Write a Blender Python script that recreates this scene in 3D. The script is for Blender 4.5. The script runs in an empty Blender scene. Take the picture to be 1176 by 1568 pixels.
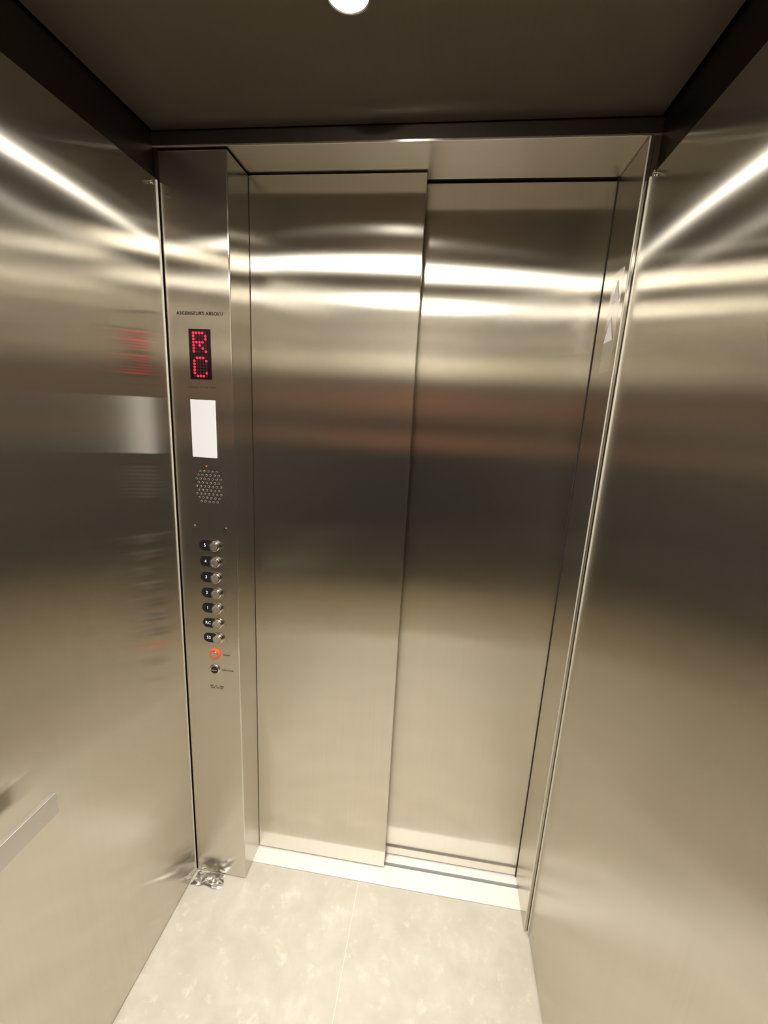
import bpy, bmesh, math, random
from mathutils import Matrix, Vector
random.seed(4)
D=bpy.data; COL=bpy.context.collection
XL,XR=-0.167,0.889; W=0.8774; YB=-1.42; HC=2.079; HW=1.985; HH=2.05
DY1,DY2=0.1095,0.159

# ---------------------------------------------------------------- materials
def newmat(name):
    m=D.materials.new(name); m.use_nodes=True; nt=m.node_tree; nt.nodes.clear()
    out=nt.nodes.new('ShaderNodeOutputMaterial'); return m,nt,out
def steel(name,col,lobes,tangent,diff=0.03,streak=(260,260,3),var=0.03,wave=0.0,bands=None,mixw=.5):
    # lobes: (roughness, anisotropy, distribution), one or two of them mixed
    m,nt,out=newmat(name); N=nt.nodes; L=nt.links
    tc=N.new('ShaderNodeTexCoord'); mp=N.new('ShaderNodeMapping'); mp.inputs['Scale'].default_value=streak
    L.new(tc.outputs['Object'],mp.inputs['Vector'])
    nz=N.new('ShaderNodeTexNoise'); nz.inputs['Scale'].default_value=1.0; nz.inputs['Detail'].default_value=4
    L.new(mp.outputs[0],nz.inputs['Vector'])
    r=N.new('ShaderNodeMapRange'); r.inputs['From Min'].default_value=.25; r.inputs['From Max'].default_value=.75
    r.inputs['To Min'].default_value=1-var; r.inputs['To Max'].default_value=1+var*.5
    L.new(nz.outputs['Fac'],r.inputs['Value'])
    mx=N.new('ShaderNodeVectorMath'); mx.operation='SCALE'; mx.inputs[0].default_value=col
    L.new(r.outputs[0],mx.inputs['Scale'])
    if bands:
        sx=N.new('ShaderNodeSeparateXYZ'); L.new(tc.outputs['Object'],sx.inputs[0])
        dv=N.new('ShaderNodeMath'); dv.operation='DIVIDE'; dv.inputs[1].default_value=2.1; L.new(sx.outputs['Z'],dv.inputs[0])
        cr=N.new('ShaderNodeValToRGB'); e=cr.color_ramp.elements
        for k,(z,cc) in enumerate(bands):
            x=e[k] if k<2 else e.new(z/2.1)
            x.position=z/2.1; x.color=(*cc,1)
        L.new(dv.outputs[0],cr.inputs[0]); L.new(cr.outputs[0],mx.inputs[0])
    bump=None
    if wave>0:
        n2=N.new('ShaderNodeTexNoise'); n2.inputs['Scale'].default_value=2.2; n2.inputs['Detail'].default_value=0
        L.new(tc.outputs['Object'],n2.inputs['Vector'])
        bump=N.new('ShaderNodeBump'); bump.inputs['Strength'].default_value=1; bump.inputs['Distance'].default_value=wave
        L.new(n2.outputs['Fac'],bump.inputs['Height'])
    gs=[]
    for lb in lobes:
        ro,an=lb[0],lb[1]
        g=N.new('ShaderNodeBsdfAnisotropic'); g.distribution=lb[2] if len(lb)>2 else 'BECKMANN'
        g.inputs['Roughness'].default_value=ro; g.inputs['Anisotropy'].default_value=an
        if tangent is not None:
            c=N.new('ShaderNodeCombineXYZ')
            for i in range(3): c.inputs[i].default_value=tangent[i]
            L.new(c.outputs[0],g.inputs['Tangent'])
        if bump: L.new(bump.outputs[0],g.inputs['Normal'])
        L.new(mx.outputs[0],g.inputs['Color']); gs.append(g)
    top=gs[0].outputs[0]
    if len(gs)>1:
        m1=N.new('ShaderNodeMixShader'); m1.inputs[0].default_value=mixw
        L.new(gs[0].outputs[0],m1.inputs[1]); L.new(gs[1].outputs[0],m1.inputs[2]); top=m1.outputs[0]
    d=N.new('ShaderNodeBsdfDiffuse'); L.new(mx.outputs[0],d.inputs['Color'])
    ms=N.new('ShaderNodeMixShader'); ms.inputs[0].default_value=diff
    L.new(top,ms.inputs[1]); L.new(d.outputs[0],ms.inputs[2]); L.new(ms.outputs[0],out.inputs['Surface'])
    return m
def plain(name,col,rough=.5,metal=0,emit=None,es=1,spec=.5):
    m,nt,out=newmat(name); b=nt.nodes.new('ShaderNodeBsdfPrincipled'); nt.links.new(b.outputs[0],out.inputs['Surface'])
    b.inputs['Base Color'].default_value=(*col,1); b.inputs['Roughness'].default_value=rough; b.inputs['Metallic'].default_value=metal
    b.inputs['Specular IOR Level'].default_value=spec
    if emit: b.inputs['Emission Color'].default_value=(*emit,1); b.inputs['Emission Strength'].default_value=es
    return m
SC=(0.69,0.652,0.575)
LB=[(.17,.70),(.27,.80)]
LW=[(.16,.70),(.21,.86,'GGX')]
M_wall=steel('brushed_steel_wall',SC,LW,(0,0,1),wave=.0004,diff=.015,mixw=.6)
M_door=steel('brushed_steel_door',SC,LB,(0,0,1),wave=.0008,diff=.02)
M_rear=steel('rear_reflection_bands',SC,[(.10,.70)],(0,0,1),diff=.25,bands=[(0,(.68,.63,.54)),(.20,(.45,.39,.30)),(.42,(.06,.048,.034)),(.9,(.005,.004,.003)),(1.24,(.006,.005,.004)),(1.32,(.50,.23,.13)),(1.42,(.07,.035,.025)),(1.55,(.42,.21,.13)),(1.68,(.16,.12,.09)),(1.74,(.90,.87,.80))])  # dark and copper bands paint in the reflection of someone at the camera
M_col=steel('brushed_steel_column',SC,LB,(0,0,1),diff=.03)
M_head=steel('brushed_steel_header',SC,[(.30,.8)],(1,0,0),streak=(3,260,260))
M_headf=plain('dark_header_face',(.06,.05,.042),.45,1)
M_ceil=steel('satin_steel_ceiling',(0.28,0.242,0.20),[(.42,.3,'GGX'),(.30,.55,'GGX')],(0,1,0),streak=(200,3,200),diff=.08)
M_band=steel('dark_steel_band',(0.10,0.085,0.07),[(.35,0)],None)
M_polish=plain('polished_steel',(.75,.72,.68),.12,1)
M_satin=plain('satin_aluminium',(.78,.77,.75),.33,1)
M_rail=plain('satin_rail_steel',(.60,.585,.55),.38,.9)
M_edge=plain('satin_edge',(.80,.78,.72),.5,.7)
M_sill=plain('sill_aluminium',(.92,.93,.95),.45,.25)
M_black=plain('black_plastic',(.012,.012,.014),.25)
M_dark=plain('dark_gap',(.01,.009,.008),.8)
M_ink=plain('engraved_ink',(.02,.018,.016),.6)
M_glass=plain('display_glass',(.01,.002,.003),.12)
M_red=plain('red_led',(.5,0,.02),.4,emit=(1,.01,.06),es=1.5)
M_reddim=plain('unlit_led',(.03,.002,.005),.4)
M_screen=plain('white_screen',(.5,.5,.51),.3,emit=(.95,.96,1),es=.25)
M_orange=plain('alarm_ring_orange',(.70,.10,.03),.45,emit=(1,.10,.03),es=.1)
M_white=plain('white_vinyl',(.92,.93,.95),.5)
M_grout=plain('grout',(.80,.77,.70),.8)
LC=(1,.95,.86)
M_lampA=plain('lamp_lens_soft',(.9,.9,.9),.4,emit=LC,es=6)
M_lamp=plain('lamp_lens',(.9,.9,.9),.4,emit=LC,es=1500)
M_lampC=plain('lamp_lens_rear',(.9,.9,.9),.4,emit=LC,es=1050)

def tile_mat():
    m,nt,out=newmat('beige_marble_tile'); N=nt.nodes; L=nt.links
    b=N.new('ShaderNodeBsdfPrincipled'); L.new(b.outputs[0],out.inputs['Surface'])
    b.inputs['Roughness'].default_value=.33
    tc=N.new('ShaderNodeTexCoord')
    n1=N.new('ShaderNodeTexNoise'); n1.inputs['Scale'].default_value=9; n1.inputs['Detail'].default_value=9; n1.inputs['Roughness'].default_value=.62; n1.inputs['Distortion'].default_value=.25
    L.new(tc.outputs['Object'],n1.inputs['Vector'])
    cr=N.new('ShaderNodeValToRGB'); e=cr.color_ramp.elements
    e[0].position=.36; e[0].color=(.555,.535,.48,1); e[1].position=.60; e[1].color=(.63,.61,.56,1)
    x=e.new(.70); x.color=(.71,.695,.65,1)
    L.new(n1.outputs['Fac'],cr.inputs[0])
    n2=N.new('ShaderNodeTexNoise'); n2.inputs['Scale'].default_value=20; n2.inputs['Detail'].default_value=8; n2.inputs['Roughness'].default_value=.7; n2.inputs['Distortion'].default_value=.2
    L.new(tc.outputs['Object'],n2.inputs['Vector'])
    c2=N.new('ShaderNodeValToRGB'); e=c2.color_ramp.elements
    e[0].position=.56; e[0].color=(0,0,0,1); e[1].position=.70; e[1].color=(1,1,1,1)
    L.new(n2.outputs['Fac'],c2.inputs[0])
    ml=N.new('ShaderNodeMath'); ml.operation='MULTIPLY'; ml.inputs[1].default_value=.5; L.new(c2.outputs[0],ml.inputs[0])
    mx=N.new('ShaderNodeMix'); mx.data_type='RGBA'; L.new(ml.outputs[0],mx.inputs[0]); L.new(cr.outputs[0],mx.inputs[6]); mx.inputs[7].default_value=(.86,.84,.80,1)
    L.new(mx.outputs[2],b.inputs['Base Color'])
    return m
M_tile=tile_mat()

# ---------------------------------------------------------------- helpers
class B:
    def __init__(s): s.bm=bmesh.new(); s.mats=[]
    def mi(s,m):
        if m not in s.mats: s.mats.append(m)
        return s.mats.index(m)
    def _fin(s,vs,m,smooth=False):
        fs=set(f for v in vs for f in v.link_faces); i=s.mi(m)
        for f in fs: f.material_index=i; f.smooth=smooth
    def box(s,x0,x1,y0,y1,z0,z1,m,bev=0):
        r=bmesh.ops.create_cube(s.bm,size=1); vs=r['verts']
        for v in vs: v.co=Vector((x0+(v.co.x+.5)*(x1-x0),y0+(v.co.y+.5)*(y1-y0),z0+(v.co.z+.5)*(z1-z0)))
        s._fin(vs,m)
        if bev>0:
            es=list(set(e for v in vs for e in v.link_edges)); i=s.mi(m)
            r=bmesh.ops.bevel(s.bm,geom=es,offset=bev,segments=2,affect='EDGES',profile=.5)
            for f in r['faces']: f.material_index=i
    def cyl(s,c,r,h,axis,m,seg=32,r2=None,smooth=True):
        mat={'y':Matrix.Rotation(math.pi/2,4,'X'),'z':Matrix.Identity(4),'x':Matrix.Rotation(math.pi/2,4,'Y')}[axis]
        q=bmesh.ops.create_cone(s.bm,cap_ends=True,segments=seg,radius1=r,radius2=r if r2 is None else r2,depth=h,matrix=Matrix.Translation(c)@mat)
        s._fin(q['verts'],m)
        if smooth:
            for f in set(f for v in q['verts'] for f in v.link_faces):
                if len(f.verts)==4: f.smooth=True
    def revolve(s,c,prof,m,seg=40):
        rows=[]
        for k in range(seg):
            a=2*math.pi*k/seg
            rows.append([s.bm.verts.new((c[0]+r*math.cos(a),c[1]+r*math.sin(a),c[2]-t)) for r,t in prof])
        i=s.mi(m)
        for k in range(seg):
            a,b=rows[k],rows[(k+1)%seg]
            for j in range(len(prof)-1):
                f=s.bm.faces.new((a[j],a[j+1],b[j+1],b[j])); f.material_index=i; f.smooth=True
    def ring(s,c,ro,ri,h,axis,m,seg=40):
        prof=[(ro,0),(ro,h*.7),(ro-(ro-ri)*.25,h),(ri+(ro-ri)*.25,h),(ri,h*.7),(ri,0)]
        rows=[]
        for k in range(seg):
            a=2*math.pi*k/seg; row=[]
            for (r,t) in prof:
                if axis=='y': co=(c[0]+r*math.cos(a),c[1]-t,c[2]+r*math.sin(a))
                else: co=(c[0]+r*math.cos(a),c[1]+r*math.sin(a),c[2]-t)
                row.append(s.bm.verts.new(co))
            rows.append(row)
        i=s.mi(m)
        for k in range(seg):
            a,b=rows[k],rows[(k+1)%seg]
            for j in range(len(prof)-1):
                f=s.bm.faces.new((a[j],a[j+1],b[j+1],b[j])); f.material_index=i; f.smooth=True
    def pill(s,x0,x1,z,r,y0,y1,m,seg=14):
        pts=[]
        for k in range(seg+1):
            a=math.pi/2+math.pi*k/seg; pts.append((x0+r+r*math.cos(a),z+r*math.sin(a)))
        for k in range(seg+1):
            a=-math.pi/2+math.pi*k/seg; pts.append((x1-r+r*math.cos(a),z+r*math.sin(a)))
        i=s.mi(m)
        f0=[s.bm.verts.new((p[0],y0,p[1])) for p in pts]; f1=[s.bm.verts.new((p[0],y1,p[1])) for p in pts]
        s.bm.faces.new(f0).material_index=i; s.bm.faces.new(f1[::-1]).material_index=i
        n=len(pts)
        for k in range(n): s.bm.faces.new((f0[k],f1[k],f1[(k+1)%n],f0[(k+1)%n])).material_index=i
    def obj(s,name,parent=None):
        bmesh.ops.recalc_face_normals(s.bm,faces=s.bm.faces)
        me=D.meshes.new(name); s.bm.to_mesh(me); s.bm.free()
        for m in s.mats: me.materials.append(m)
        o=D.objects.new(name,me); COL.objects.link(o)
        if parent: o.parent=parent
        return o
def empty(name):
    e=D.objects.new(name,None); COL.objects.link(e); e.empty_display_size=.05; return e
def text(name,s,x,z,size,mat,parent,y=-0.0008,align='CENTER',bold=0):
    c=D.curves.new(name,'FONT'); c.body=s; c.size=size; c.align_x=align; c.align_y='CENTER'; c.extrude=.0002; c.space_character=1.15
    c.offset=bold
    c.materials.append(mat)
    o=D.objects.new(name,c); COL.objects.link(o); o.parent=parent
    o.location=(x,y,z); o.rotation_euler=(math.pi/2,0,0); return o

# ---------------------------------------------------------------- room shell
b=B(); b.box(XL-.1,.363-.0010,YB-.1,.055,-.03,0,M_tile); b.box(.363+.0010,XR+.1,YB-.1,.055,-.03,0,M_tile)
b.box(.363-.0010,.363+.0010,YB-.1,.055,-.03,-.0003,M_grout); b.obj('floor')
b=B(); b.box(XL-.03,XL,YB,-.0015,.004,HW,M_wall,.0012)
b.box(XL-.03,XL-.004,YB,0,-.01,.006,M_dark); b.obj('wall_left')
b=B(); b.box(XR,XR+.03,YB,-.004,.004,HW-.008,M_wall,.0012)
b.box(XR+.004,XR+.03,YB,0,-.01,.006,M_dark); b.obj('wall_right')
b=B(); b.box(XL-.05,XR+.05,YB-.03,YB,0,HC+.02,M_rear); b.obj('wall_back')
b=B(); b.box(XL-.004,XR+.004,YB,-.006,HC,HC+.03,M_ceil,.0015); b.box(XL-.06,XR+.06,YB-.03,.3,HC+.03,HC+.05,M_dark); b.obj('ceiling')
b=B(); b.box(XL-.03,XL-.010,YB,.0,HW-.01,HC+.03,M_band); b.obj('trim_1')
b=B(); b.box(XR+.010,XR+.03,YB,.0,HW-.01,HC+.03,M_band); b.obj('trim_2')
# folded vertical edges of the side panels
b=B(); b.box(XL-.002,XL+.0022,-.0090,-.0048,.004,HW-.002,M_edge,.0010); b.obj('trim_3')
b=B(); b.box(XR-.0030,XR+.002,-.0110,-.0062,.004,HW-.010,M_edge,.0012); b.obj('trim_4')
b=B(); b.box(XL-.02,XR+.02,0.001,.155,HH,HC+.03,M_head,.0012)
b.box(XL-.02,XR+.02,-.0005,.003,HH+.004,HC+.03,M_headf)
b.box(XL-.02,XR+.02,0.157,.26,HH-.0,HC+.03,M_dark); b.obj('wall_front')
b=B(); b.box(-.2,1.0,.215,.23,-.03,HC+.03,M_dark); b.obj('wall_shaft')
b=B(); b.box(W,XR-.0015,0,.155,.0,HH-.001,M_col,.0025)
b.box(W+.0002,W+.0030,-.0012,.0015,0,HH-.001,M_edge,.0006)
b.box(XR-.0008,XR+.02,-.0015,.155,.0,HH-.001,M_col); b.box(W-.0015,W+.02,.1555,.2,0,HH,M_dark); b.obj('door_jamb')
b=B(); 
for a,c in ((.0555,.120),(.131,.167),(.178,.214)): b.box(-.02,W+.02,a,c,-.012,.003,M_sill,.0008)
b.box(-.02,W+.02,.0555,.214,-.03,-.0125,M_dark); b.obj('door_sill')
def door(name,x0,x1,y0,y1):
    b=B(); b.box(x0,x1,y0,y1,.007,HH-.006,M_door,.0012)
    b.box(x0+.03,x1-.03,y0+.012,y0+.020,-.008,.0075,M_dark)
    return b.obj(name)
door('door_1',.001,.4387,DY1,DY1+.03); door('door_2',.425,W-.0005,DY2,DY2+.03)

# ---------------------------------------------------------------- control column
P=empty('elevator_control_panel')
b=B(); b.box(XL+.0015,0,0,.14,0,HH-.006,M_col,.003); b.obj('column',P)
b=B(); b.box(XL-.02,XL+.0012,.003,.14,0,HH-.001,M_headf); b.obj('column_gap',P)
b=B()
b.box(-.1095,-.0535,-.0012,.003,1.552,1.669,M_glass,.0004); b.obj('floor_display',P)
R=["11110","10001","10001","11110","10100","10010","10001"]
Cc=["01110","10001","10000","10000","10000","10001","01110"]
b=B(); px=.0078; 
for pat,zt in ((R,1.660),(Cc,1.6025)):
    for i,row in enumerate(pat):
        for j,ch in enumerate(row):
            c=(-.0815+(j-2)*px,-.0015,zt-i*.0071)
            b.cyl(c,.0029,.0012,'y',M_red if ch=='1' else M_reddim,12)
b.obj('floor_indicator',P)
b=B(); b.box(-.1135,-.0468,-.0010,.003,1.359,1.503,M_screen,.0004); b.obj('message_screen',P)
text('maker_text','ASCENSEURS ABSOLU',-.079,1.704,.0108,M_ink,P,bold=.00012)
text('capacity_text','CAPACITE  525 KG  7 PERS',-.080,1.533,.0055,M_ink,P)
text('notice_text','LUMIERE DE SECOURS',-.080,1.343,.0055,M_ink,P)
b=B()
for i in range(-4,5):
    for j in range(-5,6):
        x=i*.0112+(j%2)*.0056; z=j*.0100
        if abs(x)<.036 and abs(z)<.047 and (x/.042)**2+(z/.052)**2<1:
            b.ring((-.073+x,.0003,1.283+z),.0027,.0019,.0010,'y',M_satin,14)
            b.cyl((-.073+x,-.0002,1.283+z),.0020,.001,'y',M_black,10)
b.cyl((-.0775,-.0008,1.337),.002,.0015,'y',M_orange,12)
b.obj('speaker_grille',P)
b=B()
for x,z in ((-.119,1.173),(-.031,1.172)):
    b.cyl((x,-.0015,z),.0042,.004,'y',M_polish,20); b.cyl((x,-.0036,z),.0016,.0006,'y',M_black,6)
b.obj('panel_screws',P)
labels=['5','4','3','2','1','RC','SS']
for k in range(7):
    z=1.1225-k*(1.1225-.8495)/6
    b=B()
    b.pill(-.108,-.044,z,.0165,-.0012,.002,M_polish)
    b.pill(-.106,-.062,z,.0145,-.0018,.002,M_black)
    b.cyl((-.061,-.004,z),.0145,.008,'y',M_polish,32,r2=.0135)
    b.ring((-.061,-.0078,z),.0138,.0098,.0016,'y',M_polish)
    b.cyl((-.061,-.0082,z),.0098,.002,'y',M_satin,28)
    b.obj('call_button_%d'%(k+1),P)
    text('button_label_%d'%(k+1),labels[k],-.090,z,.012,M_white,P,y=-.0021)
    b=B()
    for q in range(3): b.cyl((-.0375,-.0004,z+(q-1)*.004),.0008,.001,'y',M_ink,8)
    b.obj('braille_%d'%(k+1),P)
b=B(); b.ring((-.074,0,.799),.0160,.0095,.005,'y',M_orange); b.cyl((-.074,-.002,.799),.0095,.006,'y',M_polish); b.obj('alarm_button',P)
b=B(); b.ring((-.076,0,.750),.0150,.010,.004,'y',M_polish); b.cyl((-.076,-.001,.750),.0105,.006,'y',M_black)
b.box(-.0845,-.0675,-.0065,-.003,.7488,.7512,M_polish); ob=b.obj('key_switch',P)
text('alarm_text','ALARME',-.040,.799,.005,M_ink,P); text('switch_text','VENTILATEUR',-.038,.750,.005,M_ink,P)
text('serial_text','NO. 27 - 1804\nCAP. 525 KG',-.072,.692,.006,M_ink,P)

# ---------------------------------------------------------------- fittings
H=empty('handrail')
b=B(); b.box(-.124,-.113,-1.30,-.486,.760,.803,M_rail,.0012); b.obj('bar',H)
b=B()
for y in (-1.2,-.62):
    b.cyl(((XL-.124)/2,y,.781),.009,abs(XL+.124),'x',M_polish); b.cyl((XL+.002,y,.781),.02,.004,'x',M_polish)
b.obj('brackets',H)
for i,(x,y,z) in enumerate(((XL,-.033,1.968),(XR,-.048,1.962))):
    b=B(); s=1 if x<0 else -1
    b.cyl((x+s*.004,y,z),.0045,.008,'x',M_polish,20); b.cyl((x+s*.009,y,z),.0058,.003,'x',M_polish,20); b.obj('panel_fastener',None)
S=empty('warning_sticker')
M_film=plain('clear_film',(.55,.52,.47),.2,.9)
b=B(); b.box(W-.0006,W+.001,.025,.088,1.61,1.825,M_film,.0003); b.obj('film',S)
b=B()
for y,z,r in ((.052,1.775,.025),(.060,1.695,.030)):
    vs=[b.bm.verts.new((W-.0010,y,z+r*1.2)),b.bm.verts.new((W-.0010,y+r*.9,z-r*.6)),b.bm.verts.new((W-.0010,y-r*.9,z-r*.6))]
    b.bm.faces.new(vs).material_index=b.mi(M_white)
b.obj('triangles',S)
b=B(); n=11; g=[]
for i in range(n):
    for j in range(n):
        u,v=i/(n-1),j/(n-1)
        g.append(b.bm.verts.new((-.160+.095*u+random.uniform(-.004,.004),-.045+.040*v+random.uniform(-.004,.004),.002+max(0,random.uniform(-.3,1))*.024*math.sin(math.pi*u)**.5*math.sin(math.pi*v)**.5)))
mi=b.mi(M_satin)
for i in range(n-1):
    for j in range(n-1):
        q=[g[i*n+j],g[(i+1)*n+j],g[(i+1)*n+j+1],g[i*n+j+1]]
        b.bm.faces.new(q[:3]); b.bm.faces.new((q[0],q[2],q[3]))
b.obj('crumpled_foil')

# ---------------------------------------------------------------- lights
def downlight(x,y,mat,P,r=.022,h=.010):
    L=empty('ceiling_downlight')
    b=B(); b.ring((x,y,HC),.036,r,.004,'z',M_polish); b.obj('trim_ring',L)
    b=B(); b.revolve((x,y,HC),[(r,-.001),(r,h*.3),(r*.8,h*.65),(r*.45,h*.9),(0.0002,h)],mat); b.obj('lens',L)
    l=D.lights.new('beam','SPOT'); l.energy=P; l.color=LC; l.spot_size=math.radians(125); l.spot_blend=1; l.shadow_soft_size=.02
    o=D.objects.new('beam',l); COL.objects.link(o); o.location=(x,y,HC-.035); o.parent=L
downlight(.338,-.300,M_lampA,27,.030,.012); downlight(.345,-.64,M_lamp,27); downlight(.345,-1.22,M_lampC,27)

w=D.worlds.new('world'); bpy.context.scene.world=w; w.use_nodes=True; w.node_tree.nodes['Background'].inputs[0].default_value=(0,0,0,1)

# ---------------------------------------------------------------- camera
c=D.cameras.new('camera'); co=D.objects.new('camera',c); COL.objects.link(co)
co.matrix_world=Matrix.Translation((.5231,-1.0565,1.4953))@Matrix.Rotation(.1245,4,'Z')@Matrix.Rotation(math.pi/2-.2240,4,'X')@Matrix.Rotation(.0513,4,'Z')
c.sensor_fit='VERTICAL'; c.sensor_height=36; c.lens=669.0885/1568*36; c.clip_start=.01
bpy.context.scene.camera=co
bpy.context.scene.view_settings.view_transform='Standard'
